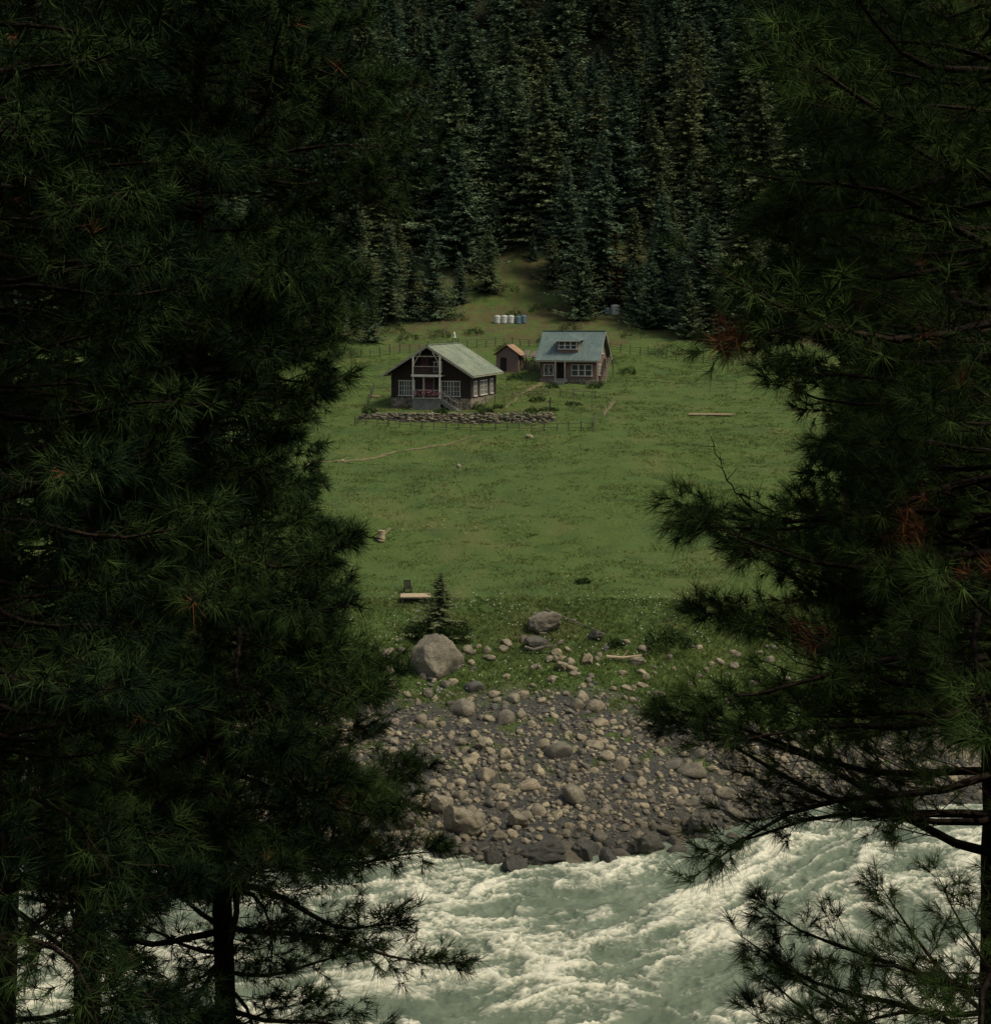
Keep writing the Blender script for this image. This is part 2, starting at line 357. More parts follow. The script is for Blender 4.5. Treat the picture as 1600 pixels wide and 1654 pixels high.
CML=[conifer_mesh('hill_conifer_shape',500+i,Rb=4.6,levels=24,per=6,K=6,sc=1.8,mat=M_conh) for i in range(2)]
def inst(me,x,y,ht,parent=None,name='conifer',wid=1.):
    ob=bpy.data.objects.new(name,me); S.collection.objects.link(ob); s=ht/20.
    ob.location=(x,y,h(x,y)-.2); ob.scale=(s*wid,s*wid,s); ob.rotation_euler=(random.gauss(0,.025),random.gauss(0,.025),random.uniform(0,6.28))
    if parent: ob.parent=parent
    return ob
E=bpy.data.objects.new('conifer_forest',None); S.collection.objects.link(E)
cnt=0; row=0
yi=116.
while yi<400:
    gy=10 if yi<255 else 11.5
    lim=.40*yi+18; gx=7.0
    for xi in np.arange(-lim+(row%2)*gx*.5,lim,gx):
        x=xi+random.uniform(-2.6,2.6); y=yi+random.uniform(-4,4)
        ok=y>257 or (y>243 and not(-8<x<9)) or (y>234 and (x<-13 or 12.5<x<15.5 or x>20.5)) or (y>214 and (x<-28 or x>25)) or (abs(x)>62)
        if not ok: continue
        ht=(random.choice([random.uniform(16,23),random.uniform(21,31)]) if y>250 else random.uniform(11,20))
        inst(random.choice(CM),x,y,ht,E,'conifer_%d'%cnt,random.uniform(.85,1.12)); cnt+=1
        if y>262 and random.random()<.3: inst(random.choice(CM),x+random.uniform(-4,4),y-5+random.uniform(-2,2),random.uniform(8,14),E,'conifer_%d'%cnt,1.15); cnt+=1
    yi+=gy; row+=1
E2=bpy.data.objects.new('hillside_forest',None); S.collection.objects.link(E2)  # unseen trees behind and beside camera, added to shade the near pines
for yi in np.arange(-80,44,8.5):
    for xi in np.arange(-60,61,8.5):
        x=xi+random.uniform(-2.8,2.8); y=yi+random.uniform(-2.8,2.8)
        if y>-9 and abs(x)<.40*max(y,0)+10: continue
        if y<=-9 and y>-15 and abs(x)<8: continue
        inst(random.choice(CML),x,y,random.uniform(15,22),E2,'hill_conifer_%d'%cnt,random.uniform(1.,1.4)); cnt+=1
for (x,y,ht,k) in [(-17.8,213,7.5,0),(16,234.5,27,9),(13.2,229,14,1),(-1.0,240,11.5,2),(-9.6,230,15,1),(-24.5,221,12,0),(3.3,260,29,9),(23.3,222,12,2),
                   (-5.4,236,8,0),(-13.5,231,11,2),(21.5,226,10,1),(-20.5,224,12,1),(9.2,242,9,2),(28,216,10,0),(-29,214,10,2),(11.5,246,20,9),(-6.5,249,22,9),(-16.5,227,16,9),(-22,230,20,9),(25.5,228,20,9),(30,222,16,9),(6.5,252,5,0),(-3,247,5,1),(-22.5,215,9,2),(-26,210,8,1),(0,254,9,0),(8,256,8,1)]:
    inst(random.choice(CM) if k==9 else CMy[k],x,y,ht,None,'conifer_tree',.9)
inst(CMb,19.2,234,13,None,'dying_conifer_tree')
yp=inst(CMy[0],-3.9,104.2,4.5,None,'young_pine_tree',1.35)

# ---------------------------------------------------------------- mesh builder
class MB:
    def __init__(s): s.v=[];s.f=[];s.m=[]
    def add(s,vs,fs,mi=0):
        o=len(s.v); s.v+= [tuple(v) for v in vs]; s.f+=[tuple(i+o for i in f) for f in fs]; s.m+=[mi]*len(fs)
    def box(s,c,z,mi=0,rot=None):
        x,y,w=z[0]/2,z[1]/2,z[2]/2
        vs=[Vector((i*x,j*y,k*w)) for k in(-1,1) for j in(-1,1) for i in(-1,1)]
        if rot: 
            r=Euler(rot).to_matrix(); vs=[r@v for v in vs]
        vs=[v+Vector(c) for v in vs]
        s.add(vs,[(0,2,3,1),(4,5,7,6),(0,1,5,4),(2,6,7,3),(0,4,6,2),(1,3,7,5)],mi)
    def beam(s,a,b,w,hh=None,mi=0):
        a=Vector(a);b=Vector(b);d=(b-a);L=d.length; q=d.to_track_quat('X','Z').to_matrix(); hh=hh or w
        vs=[q@Vector((i*L/2,j*w/2,k*hh/2))+(a+b)/2 for k in(-1,1) for j in(-1,1) for i in(-1,1)]
        s.add(vs,[(0,2,3,1),(4,5,7,6),(0,1,5,4),(2,6,7,3),(0,4,6,2),(1,3,7,5)],mi)
    def tube(s,pts,rad,n=8,mi=0,cap=True):
        o=len(s.v); m=len(pts)
        for i,(p,r) in enumerate(zip(pts,rad)):
            p=Vector(p); d=(Vector(pts[min(i+1,m-1)])-Vector(pts[max(i-1,0)])).normalized()
            q=d.to_track_quat('Z','Y').to_matrix()
            for j in range(n):
                a=j/n*6.2832; s.v.append(tuple(p+q@Vector((r*math.cos(a),r*math.sin(a),0))))
        for i in range(m-1):
            for j in range(n): s.f.append((o+i*n+j,o+i*n+(j+1)%n,o+(i+1)*n+(j+1)%n,o+(i+1)*n+j)); s.m.append(mi)
        if cap: s.f.append(tuple(o+j for j in range(n))[::-1]); s.m.append(mi); s.f.append(tuple(o+(m-1)*n+j for j in range(n))); s.m.append(mi)
    def sheet(s,p,u,v,nv,mi=0,step=.13,amp=.035):
        p=Vector(p);u=Vector(u);v=Vector(v);nv=Vector(nv).normalized(); n=int(u.length/step)
        o=len(s.v)
        for i in range(n+1):
            off=nv*(amp if i%2 else 0)+nv*random.uniform(0,.006)
            a=p+u*(i/n)+off; s.v+= [tuple(a),tuple(a+v)]
        for i in range(n): s.f.append((o+2*i,o+2*i+1,o+2*i+3,o+2*i+2)); s.m.append(mi)
    def build(s,name,mats,parent=None,loc=(0,0,0),rz=0,smooth=False):
        me=bpy.data.meshes.new(name); me.from_pydata(s.v,[],s.f); 
        for mt in mats: me.materials.append(mt)
        me.polygons.foreach_set('material_index',s.m); 
        if smooth: me.polygons.foreach_set('use_smooth',[True]*len(s.f))
        me.update(); ob=bpy.data.objects.new(name,me); S.collection.objects.link(ob); ob.location=loc; ob.rotation_euler=(0,0,rz)
        if parent: ob.parent=parent
        return ob
def empty(name,x,y,rz,z=None):
    e=bpy.data.objects.new(name,None); S.collection.objects.link(e); e.location=(x,y,h(x,y) if z is None else z); e.rotation_euler=(0,0,rz); return e

M_log=simple('dark_timber',(.028,.020,.016),(.060,.042,.032),3,.8,.5,.02,(1,1,6))
M_white=simple('white_paint',(.50,.47,.39),(.66,.62,.52),3,.6,.1)
M_trim=simple('weathered_trim',(.22,.20,.15),(.36,.33,.25),3,.8,.3)
M_pale=simple('pale_wood',(.36,.27,.16),(.52,.42,.27),4,.8,.3,.02,(1,6,6))
M_greyw=simple('grey_wood',(.10,.085,.065),(.20,.17,.13),5,.9,.4)
M_conc=simple('concrete',(.12,.12,.11),(.20,.195,.175),2,.9,.3)
M_door=simple('maroon_door',(.075,.025,.035),(.12,.045,.055),3,.6,.1)
M_dark=simple('dark_interior',(.010,.009,.008),(.018,.016,.014),3,.9,.1)
M_fl=simple('pink_blossoms',(.28,.09,.13),(.40,.18,.22),8,.8,.1)
t=NT('window_glass'); M_glass=t.fin(t.mix(t.noise(2,2),(.035,.042,.04),(.10,.11,.10)),.12,.6)
t=NT('stone_masonry'); vv=t.map((1,1,1.5)); d=t.vor(3.4,'DISTANCE_TO_EDGE',vv); cc=t.vor(3.4,'F1',vv,'Color'); sp=t.n('ShaderNodeSeparateColor'); t.l(cc,sp.inputs[0])
c=t.mix(sp.outputs[0],(.13,.11,.08),(.40,.335,.24)); c=t.mix(t.ramp(d,0,.06),(.05,.045,.035),c); t.bump(t.ramp(d,0,.12),.8,.06); M_stone=t.fin(c,.9,.2)
t=NT('red_brick'); x=t.n('ShaderNodeSeparateXYZ'); t.l(t.tc,x.inputs[0]); cb=t.n('ShaderNodeCombineXYZ'); t.l(t.math('ADD',x.outputs[0],x.outputs[1]),cb.inputs[0]); t.l(x.outputs[2],cb.inputs[1])
b=t.n('ShaderNodeTexBrick'); t.l(cb.outputs[0],b.inputs['Vector']); b.inputs['Scale'].default_value=1; b.inputs['Brick Width'].default_value=.26;b.inputs['Row Height'].default_value=.1;b.inputs['Mortar Size'].default_value=.012
b.inputs['Color1'].default_value=(.22,.11,.085,1);b.inputs['Color2'].default_value=(.15,.085,.07,1);b.inputs['Mortar'].default_value=(.22,.19,.16,1)
c=t.mix(t.math('MULTIPLY',t.ramp(t.noise(1.2,6),.45,.7),.6),b.outputs['Color'],(.18,.15,.12)); M_brick=t.fin(c,.9,.2)
def roofmat(name,a,b_,cst,rust,amt):
    t=NT(name); st=t.noise(.55,6,.7); st2=t.noise(4,6,.75,t.map((1.2,.5,.5)))
    c=t.mix(t.ramp(st,.4,.62),a,b_); c=t.mix(t.math('MULTIPLY',t.ramp(st2,.45,.68),.55),c,cst)
    c=t.mix(t.math('MULTIPLY',t.ramp(t.noise(1.3,6,.75),.52,.66),amt),c,rust); t.bump(st2,.15,.02)
    return t.fin(c,.55,.3,.0)
M_roof1=roofmat('green_sheet_roof',(.100,.145,.105),(.230,.265,.185),(.34,.34,.22),(.26,.21,.10),.8)
M_roof2=roofmat('teal_sheet_roof',(.070,.118,.112),(.120,.172,.158),(.21,.25,.215),(.10,.11,.08),.5)
M_rust=roofmat('rusty_sheet_roof',(.26,.12,.06),(.40,.25,.14),(.46,.38,.26),(.13,.19,.16),.9)

def window(mb,x0,x1,z0,z1,y,cols,rows,axis='x',fr=.09,mi_f=0,mi_g=1,bar=.045):
    def bx(a0,a1,b0,b1,d0,d1,mi):
        if axis=='x': mb.box(((a0+a1)/2,y+(d0+d1)/2,(b0+b1)/2),(a1-a0,abs(d1-d0),b1-b0),mi)
        else: mb.box((y-(d0+d1)/2,(a0+a1)/2,(b0+b1)/2),(abs(d1-d0),a1-a0,b1-b0),mi)
    bx(x0+fr,x1-fr,z0+fr,z1-fr,-.05,.02,mi_g)
    bx(x0,x0+fr,z0+fr,z1-fr,-.11,.02,mi_f); bx(x1-fr,x1,z0+fr,z1-fr,-.11,.02,mi_f)
    bx(x0-.05,x1+.05,z1-fr,z1+.02,-.13,.02,mi_f); bx(x0-.08,x1+.08,z0-.02,z0+fr,-.17,.02,mi_f)
    w=(x1-x0-2*fr)/cols
    for i in range(1,cols):
        k=x0+fr+w*i; bb=bar*(2.2 if (cols%2==0 and i==cols//2) or (cols%3==0 and i%(cols//3)==0) else .9)
        bx(k-bb/2,k+bb/2,z0+fr,z1-fr,-.085,-.051,mi_f)
    hh=(z1-z0-2*fr)/rows
    for i in range(1,rows):
        k=z0+fr+hh*i; bx(x0+fr,x1-fr,k-bar*.5,k+bar*.5,-.08,-.052,mi_f)

# ================================================================ wooden cabin
bz=16.65
C=empty('wooden_cabin',-7.4,171.3,math.radians(-17),bz)
W=4.75; D=9.5; EZ=3.95; RZ=7.25; slope=(RZ-EZ)/5.3
m=MB(); m.box((0,D/2,-.1),(2*W+.16,D+.16,2.5)); m.build('stone_foundation',[M_stone],C)
m=MB(); m.box((0,D/2,2.5),(2*W-.2,D-.2,2.7)); 
m.add([(-W+.1,.1,3.85),(W-.1,.1,3.85),(0,.1,6.85),(-W+.1,D-.1,3.85),(W-.1,D-.1,3.85),(0,D-.1,6.85)],[(0,1,2),(3,5,4),(0,2,5,3),(1,4,5,2)]); m.build('wall_core',[M_dark],C)
m=MB(); z=1.15
while z<6.7:
    half=W if z<3.85 else (RZ-.42-z)/slope
    if half<.3: break
    m.box((0,.03,z+.11),(2*half,.16,.20)); m.box((0,D-.03,z+.11),(2*half,.16,.20))
    if z<3.85:
        m.box((-W+.03,D/2,z+.11),(.16,D-.25,.20)); m.box((W-.03,D/2,z+.11),(.16,D-.25,.20))
    z+=.225
for sx in(-1,1):
    for yy in (-.02,D+.02): m.box((sx*(W+.02),yy,2.5),(.22,.22,2.75))
m.build('log_walls',[M_log],C)
m=MB()
ye0,ye1=-1.55,D+.9; ez=RZ-5.6*slope
m.sheet((0,ye0,RZ+.03),(0,ye1-ye0,0),(-5.6,0,-5.6*slope),(-slope,0,1)); m.sheet((0,ye0,RZ+.03),(0,ye1-ye0,0),(5.6,0,-5.6*slope),(slope,0,1))
m.box((0,(ye0+ye1)/2,RZ+.07),(.35,ye1-ye0,.06)); m.build('roof_sheets',[M_roof1],C)
m=MB()
for sx in(-1,1):
    for yy in(ye0+.02,ye1-.02): m.beam((0,yy,RZ-.12),(sx*5.62,yy,ez-.12),.06,.26,0)
    for k in range(9):
        yy=ye0+.6+k*1.3; m.beam((0,yy,RZ-.12),(sx*5.5,yy,ez-.08),.08,.12,1)
    m.box((sx*5.56,(ye0+ye1)/2,ez-.08),(.05,ye1-ye0,.14),0)
m.build('roof_timbers',[M_trim,M_log],C)
m=MB()
window(m,-3.95,-1.95,1.35,3.15,-.05,6,3); window(m,1.25,3.55,1.35,3.15,-.05,6,3)
window(m,.9,2.0,1.35,3.1,W+.05,2,3,'y'); window(m,3.3,5.9,1.35,3.1,W+.05,6,3,'y'); window(m,7.2,8.3,1.35,3.1,W+.05,2,3,'y')
window(m,.35,1.35,4.15,5.35,-.05,2,2)
m.build('windows',[M_white,M_glass],C)
m=MB(); m.box((-.2,-.09,2.35),(1.0,.06,2.1),1); m.box((-.76,-.1,2.38),(.1,.1,2.2),0); m.box((.36,-.1,2.38),(.1,.1,2.2),0); m.box((-.2,-.1,3.5),(1.24,.1,.1),0)
m.box((-.75,-.09,5.0),(.9,.06,2.0),1); m.build('doors',[M_trim,M_door],C)
m=MB(); m.box((0,-.95,.42),(3.3,1.7,1.5)); m.box((0,-.97,1.21),(3.45,1.8,.09),1); m.build('porch_base',[M_conc,M_trim],C)
m=MB()
for px in(-1.6,-.35,1.6): m.box((px,-1.65,2.5),(.15,.15,2.5),0 if abs(px)>1 else 1)
for px in(-1.62,1.62): m.box((px,-1.68,4.95),(.14,.14,2.0))
m.box((0,-.9,3.78),(3.5,1.75,.10)); m.box((0,-1.78,3.80),(3.6,.07,.26)); m.box((0,-1.69,4.85),(3.3,.08,.08),1); m.box((0,-1.69,2.15),(3.2,.08,.07),1)
m.beam((-1.62,-1.6,5.0),(-.7,-1.6,6.45),.09,.09,1); m.beam((1.62,-1.6,5.0),(.7,-1.6,6.45),.09,.09,1)
m.box((0,-1.6,6.0),(3.2,.09,.1),1)
m.build('porch_frame',[M_white,M_trim],C)
m=MB()
for k in range(22):
    x=-1.55+k*3.1/21; m.box((x,-1.69,4.35),(.07,.03,.92)); 
for k in range(20):
    x=-1.5+k*3.0/19; m.box((x,-1.69,1.70),(.05,.03,.85))
m.build('balcony_railings',[M_log],C)
m=MB()
for k in range(90):
    x=random.uniform(-1.6,1.7); s=random.uniform(.04,.09); m.box((x,-1.78+random.uniform(-.05,.05),random.uniform(1.5,2.15)),(s,s,s),0,(random.random(),random.random(),0))
m.build('porch_blossoms',[M_fl],C)
m=MB()
for k in range(7):
    m.box((1.9+k*.3,-1.15,1.05-k*.19-.25),(.32,1.1,.5-.0))
for yy in(-1.72,-.58):
    m.beam((1.7,yy,2.0),(3.9,yy,.65),.07,.09,1)
    for k in range(4): x=1.8+k*.66; m.box((x,yy,1.55-k*.4),(.06,.06,.9),1)
m.build('porch_stairs',[M_conc,M_trim],C)

# ================================================================ brick house
B=empty('brick_house',9.35,190,math.radians(-15)); W=3.65; D=6.8
m=MB(); m.box((0,D/2,-.3),(2*W+.2,D+.2,1.6)); m.build('stone_plinth',[M_stone],B)
m=MB(); m.box((0,D/2,1.8),(2*W,D,2.6)); 
for sx in(-1,1): m.add([(sx*W,0,3.1),(sx*W,D,3.1),(sx*W,D/2,6.35)],[(0,1,2) if sx<0 else (0,2,1)])
m.build('brick_walls',[M_brick],B)
m=MB(); hs=(6.65-2.95)/4.3; yr=D/2
x0,x1=-4.2,4.2
m.sheet((x0,yr,6.65),(x1-x0,0,0),(0,-4.3,-4.3*hs),(0,-hs,1)); m.sheet((x0,yr,6.65),(x1-x0,0,0),(0,4.3,-4.3*hs),(0,hs,1))
m.box((0,yr,6.70),(x1-x0,.35,.06)); 
m.build('roof_sheets',[M_roof2],B)
m=MB()
for xx in(x0+.03,x1-.03):
    m.beam((xx,yr,6.52),(xx,yr-4.3,2.83),.05,.2); m.beam((xx,yr,6.52),(xx,yr+4.3,2.83),.05,.2)
m.box((0,yr-4.28,2.85),(x1-x0-.1,.05,.14)); m.build('bargeboards',[M_trim],B)
m=MB(); dy=.15
m.box((-.15,dy+1.2,4.75),(2.7,2.4,1.7),0)
m.build('dormer_walls',[M_brick],B)
m=MB(); 
A=(-.15,dy+.55,6.3); Bk=(-.15,dy+2.9,6.3)
L0=(-1.9,dy-.45,5.5);R0=(1.6,dy-.45,5.5);L1=(-1.9,dy+2.7,5.5);R1=(1.6,dy+2.7,5.5)
m.add([A,Bk,L0,R0,L1,R1],[(0,2,3),(0,1,4,2),(0,3,5,1)]); m.build('dormer_roof',[M_roof2],B)
m=MB(); m.box((-.15,dy-.44,5.44),(3.5,.06,.12),0)
window(m,-1.35,1.05,4.35,5.4,dy,3,2,bar=.08)
window(m,.35,3.05,.95,2.45,0,3,2,bar=.08); window(m,-3.25,-1.95,.95,2.45,0,2,1)
m.beam((-3.15,-.13,1.05),(-2.05,-.13,2.35),.10,.03); m.beam((-3.15,-.16,2.35),(-2.05,-.16,1.05),.10,.03)
window(m,1.0,2.2,1.0,2.4,W,2,3,'y'); window(m,2.7,3.9,3.7,4.8,W,2,2,'y')
m.build('windows',[M_white,M_glass],B)
m=MB(); m.box((-.95,-.05,1.55),(1.1,.08,2.0),0); m.box((-1.55,-1.0,1.6),(.12,.12,2.7),1); m.box((-.3,-1.0,1.6),(.12,.12,2.7),1); m.box((-.95,-.5,.4),(1.7,1.1,.45),2); m.box((-.95,-1.3,.1),(1.2,.5,.35),2)
m.build('entry_porch',[M_dark,M_trim,M_conc],B)
m=MB()
for k in range(10): m.box((W+.55,.4+k*.42,.35+k*.28),(.9,.4,.07))
m.beam((W+1.0,.2,.1),(W+1.0,4.6,3.0),.07,.2); m.beam((W+1.0,.2,1.1),(W+1.0,4.6,4.0),.06,.06); m.box((W+.55,5.3,3.05),(1.0,1.4,.1)); m.box((W+1.0,5.9,1.5),(.12,.12,3.2))
m.build('outside_stairs',[M_greyw],B)

# ================================================================ shed + lean-to
Sd=empty('brick_shed',1.55,196.5,math.radians(-14))
m=MB(); m.box((0,1.6,1.1),(3.0,3.2,2.6)); 
for yy,f in((0,(0,1,2)),(3.2,(0,2,1))): m.add([(-1.5,yy,2.4),(1.5,yy,2.4),(0,yy,3.5)],[f])
m.box((-.5,-.02,1.1),(.8,.1,1.8),1); m.build('walls',[M_brick,M_dark],Sd)
m=MB(); m.sheet((-.0,-.4,3.7),(0,4.0,0),(-1.95,0,-1.42),(-.7,0,1)); m.sheet((0,-.4,3.7),(0,4.0,0),(1.95,0,-1.42),(.7,0,1)); m.build('rusty_roof',[M_rust],Sd)
Ln=empty('wooden_lean_to',5.0,197,math.radians(-10))
m=MB()
for (x,y) in((-1.3,0),(0,-.1),(1.3,0),(-1.3,2),(1.3,2)): m.box((x,y,.9),(.14,.14,2.2))
for k in range(9): m.box((-1.2+k*.3,.05,.7+random.uniform(-.15,.1)),(.22,.04,1.3+random.uniform(-.3,.3)))
for k in range(9): x=-1.6+k*.4; m.beam((x,-.6,1.75+random.uniform(-.1,.1)),(x+random.uniform(-.2,.2),2.4,2.45+random.uniform(-.1,.2)),.3,.04)
m.beam((-1.5,-.2,2.0),(1.6,.3,1.5),.12); m.box((2.4,.3,.45),(1.2,1.0,1.0))
m.build('planks',[M_greyw],Ln)

# ================================================================ water tanks
M_tankw=simple('white_plastic',(.50,.50,.43),(.60,.59,.52),2,.4,.05); M_tankb=simple('blue_plastic',(.09,.14,.16),(.12,.18,.20),2,.4,.05); M_tankk=simple('dark_plastic',(.02,.025,.03),(.035,.04,.045),2,.4,.05)
def tank(x,y,mat,r=.5,hh=1.15):
    m=MB(); P=[(0,0,0)];Rr=[r*.96]
    n=9
    for i in range(n): zz=.04+i*(hh*.82)/(n-1); P.append((0,0,zz)); Rr.append(r*(1.0 if i%2 else .955))
    P+=[(0,0,hh*.93),(0,0,hh*.97),(0,0,hh*.975),(0,0,hh)]; Rr+=[r*.86,r*.42,r*.40,r*.38]
    m.tube(P,Rr,20); m.build('water_tank',[mat],None,(x,y,h(x,y)-.03),0,False)
for i,(u,mt) in enumerate([(803,M_tankw),(814,M_tankw),(825,M_tankw),(836,M_tankb),(845,M_tankb)]): tank((u-800)*226/2400,226+ (0 if i<4 else .6),mt,.52,1.25)
tank(18.6,231,M_tankw,.75,1.6); tank(17.3,230.5,M_tankb,.5,1.2); tank(16.6,231,M_tankk,.5,1.2)

# ================================================================ fences and walls
def fence(name,pts,sp,hh,mat,rails=2,w=.08,rail=.035,jit=.12):
    m=MB(); tot=[]
    for a,b in zip(pts[:-1],pts[1:]):
        L=math.hypot(b[0]-a[0],b[1]-a[1]); n=max(1,int(L/sp))
        for i in range(n): t_=i/n; tot.append((a[0]+(b[0]-a[0])*t_,a[1]+(b[1]-a[1])*t_))
    tot.append(pts[-1]); tops=[]
    for x,y in tot:
        z=h(x,y); q=hh*random.uniform(.75,1.2); dx=random.gauss(0,.08); m.beam((x,y,z-.2),(x+dx,y,z+q),w*random.uniform(.8,1.3)); tops.append((x,y,z))
    for a,b in zip(tops[:-1],tops[1:]):
        for r in range(rails):
            k=hh*(.35+.5*r/max(1,rails-1)); m.beam((a[0],a[1],a[2]+k+random.gauss(0,.05)),(b[0],b[1],b[2]+k+random.gauss(0,.05)),rail)
    return m.build(name,[mat])
M_fence=simple('weathered_fence',(.055,.047,.033),(.12,.10,.07),5,.9,.4)
fence('wire_fence',[(-25,203),(-16,206),(-8,208.5),(0,210.5),(6,211)],1.2,1.25,M_fence,3,.11,.045)
fence('wire_fence',[(13.5,209),(20,206),(27,203),(36,200)],1.2,1.25,M_fence,3,.11,.045)
fence('garden_fence',[(-15.3,161.5),(-8,161.0),(0,160.6),(10.5,160.5),(10.8,164)],1.2,.95,M_fence,2,.10,.055)
fence('picket_fence',[(12.2,167),(13.2,172),(14.2,177)],1.0,.85,M_pale,1,.07,.03)
fence('garden_fence',[(-14.8,170.5),(-14.9,183)],1.4,.9,M_fence,2,.08,.04)
fence('garden_fence',[(-1.0,174),(5.0,179.5),(13.5,180.5)],1.3,.8,M_fence,2,.07,.04)
m=MB()
for x,y,q in((8.9,170,2.6),(11.0,170,2.4)): m.beam((x,y,h(x,y)-.2),(x,y,h(x,y)+q),.09)
m.beam((8.9,170,h(8.9,170)+2.3),(11,170,h(11,170)+2.2),.03); m.build('clothes_line',[M_greyw])
m=MB(); x,y=6.0,165.5; z=h(x,y); m.beam((x,y,z-.2),(x+.1,y,z+1.7),.16); m.beam((x-.3,y,z+1.2),(x+.4,y,z+1.35),.08); m.build('wooden_post',[M_log])
VV=[];FF=[];TT=[];o=0
for k in range(1100):
    x=random.uniform(-14.8,6.4); lv=random.random(); z=15.35+lv*1.2; s=random.uniform(.12,.28)
    if x>-1 and random.random()<.25: continue
    P=protos2[random.randrange(8)]*s*np.array([1.2,.8,.95]); y=163.85+random.uniform(-.15,.15)+.2*lv
    VV.append(P+np.array([x,y,z])); FF.append(F2+o); TT.append(np.full(len(P),random.gauss(.45,.3))); o+=len(P)
mesh_np('dry_stone_wall',np.concatenate(VV),np.concatenate(FF),dict(tint=np.clip(np.concatenate(TT),0,1),wet=np.concatenate(TT)*0+.15),True,[M_rock])
def strip(name,pts,w,mat):
    P=[]
    for a,b in zip(pts[:-1],pts[1:]):
        L=math.hypot(b[0]-a[0],b[1]-a[1]); k=int(L/.4)
        for i in range(k): t_=i/k; P.append(Vector((a[0]+(b[0]-a[0])*t_,a[1]+(b[1]-a[1])*t_,0)))
    m=MB(); vs=[]
    for i,p in enumerate(P):
        d=(P[min(i+1,len(P)-1)]-P[max(i-1,0)]).normalized(); q=Vector((-d.y,d.x,0)); c=p+q*float(gn(p.x*.3,p.y*.3,91))*.5
        for s in(-1,1):
            v_=c+q*s*w*random.uniform(.15,.8); v_.z=h(v_.x,v_.y)+.05; vs.append(v_)
    fs=[(2*i,2*i+1,2*i+3,2*i+2) for i in range(len(P)-1)]
    m.add(vs,fs); return m.build(name,[mat])
M_path=simple('bare_earth',(.12,.11,.05),(.20,.165,.08),3,.95,.4)
strip('footpath',[(-19,146),(-12,150.3),(-5.2,155.3),(-1.6,158.5)],.5,M_path)
strip('footpath',[(3.2,181),(4.8,186),(6.5,192)],.8,M_path)
strip('footpath',[(-1.5,167),(1.5,172),(3.2,181)],.35,M_path)

def planks(name,x0,x1,y,n,mat,dy=0):
    m=MB()
    for k in range(n):
        a=(x0+random.uniform(0,.3),y+k*.18,h(x0,y)+.14+(k%2)*.08); b=(x1-random.uniform(0,.5),y+dy+k*.15,h(x1,y+dy)+.14+(k%2)*.08); m.beam(a,b,.2,.08)
    return m.build(name,[mat])
planks('timber_planks',21.9,27.3,169.4,4,M_pale,-.4); planks('timber_planks',-15.1,-13.6,178.6,3,M_pale)
P=empty('wooden_platform',-5.85,109.0,.03); m=MB()
for k in range(7): m.box((0,-.6+k*.2,.42),(2.2,.185,.05),0)
for sx in(-.95,.95):
    for sy in(-.5,.5): m.box((sx,sy,.15),(.1,.1,.6),1)
m.box((0,-.63,.34),(2.15,.05,.10),1); m.build('deck',[M_pale,M_greyw],P)
Ch=empty('garden_chair',-6.55,110.6,.15); m=MB(); M_ch=simple('dark_chair_plastic',(.02,.016,.016),(.035,.028,.028),3,.8,.05)
m.box((0,0,.45),(.5,.48,.04))
for sx in(-.23,.23):
    m.beam((sx,-.22,0),(sx,-.2,.68),.045); m.beam((sx,.22,0),(sx,.28,1.0),.045); m.beam((sx,-.22,.67),(sx,.25,.69),.05)
for k in range(5): m.beam((-.2+k*.1,.24,.47),(-.2+k*.1,.285,.98),.075,.03)
m.beam((-.25,.285,.98),(.25,.285,.98),.05,.06); m.build('frame',[M_ch],Ch)
m=MB(); x,y=-9.5,123.7; z=h(x,y)
m.tube([(0,0,-.2),(0,0,.1),(.02,0,.5),(.05,0,.95)],[.42,.34,.28,.30],10); m.beam((.1,0,.5),(.75,.1,1.15),.14); m.beam((-.5,.1,.2),(.2,0,.8),.12)
m.build('tree_stump',[M_pale],None,(x,y,z))
m=MB()
def dw(pts,r): m.tube(pts,[r*(1-.6*i/(len(pts)-1)) for i in range(len(pts))],7)
x,y=3.1,101.6; z=h(x,y)
dw([(x-1.1,y,z+.5),(x-.5,y-.1,z+.35),(x+.2,y,z+.5),(x+.6,y,z+1.0),(x+.35,y,z+1.45),(x-.1,y,z+1.45)],.13); dw([(x,y,z+.5),(x+.9,y-.1,z+.6),(x+1.5,y,z+.9)],.09)
m.build('driftwood',[M_greyw]); m=MB()
x,y=8.6,100.6; z=h(x,y); dw([(x-1.1,y,z+.35),(x,y-.1,z+.3),(x+1.3,y,z+.45)],.13); dw([(x,y,z+.3),(x+.4,y,z+.8)],.06); m.build('driftwood',[M_pale])
m=MB()
m.tube([(3.6,107.3,h(3.6,107.3)+.15),(5.5,105.6,h(5.5,105.6)+.2),(7.6,104.2,h(7.6,104.2)+.15)],[.06,.05,.03],6); m.build('fallen_branch',[M_greyw])

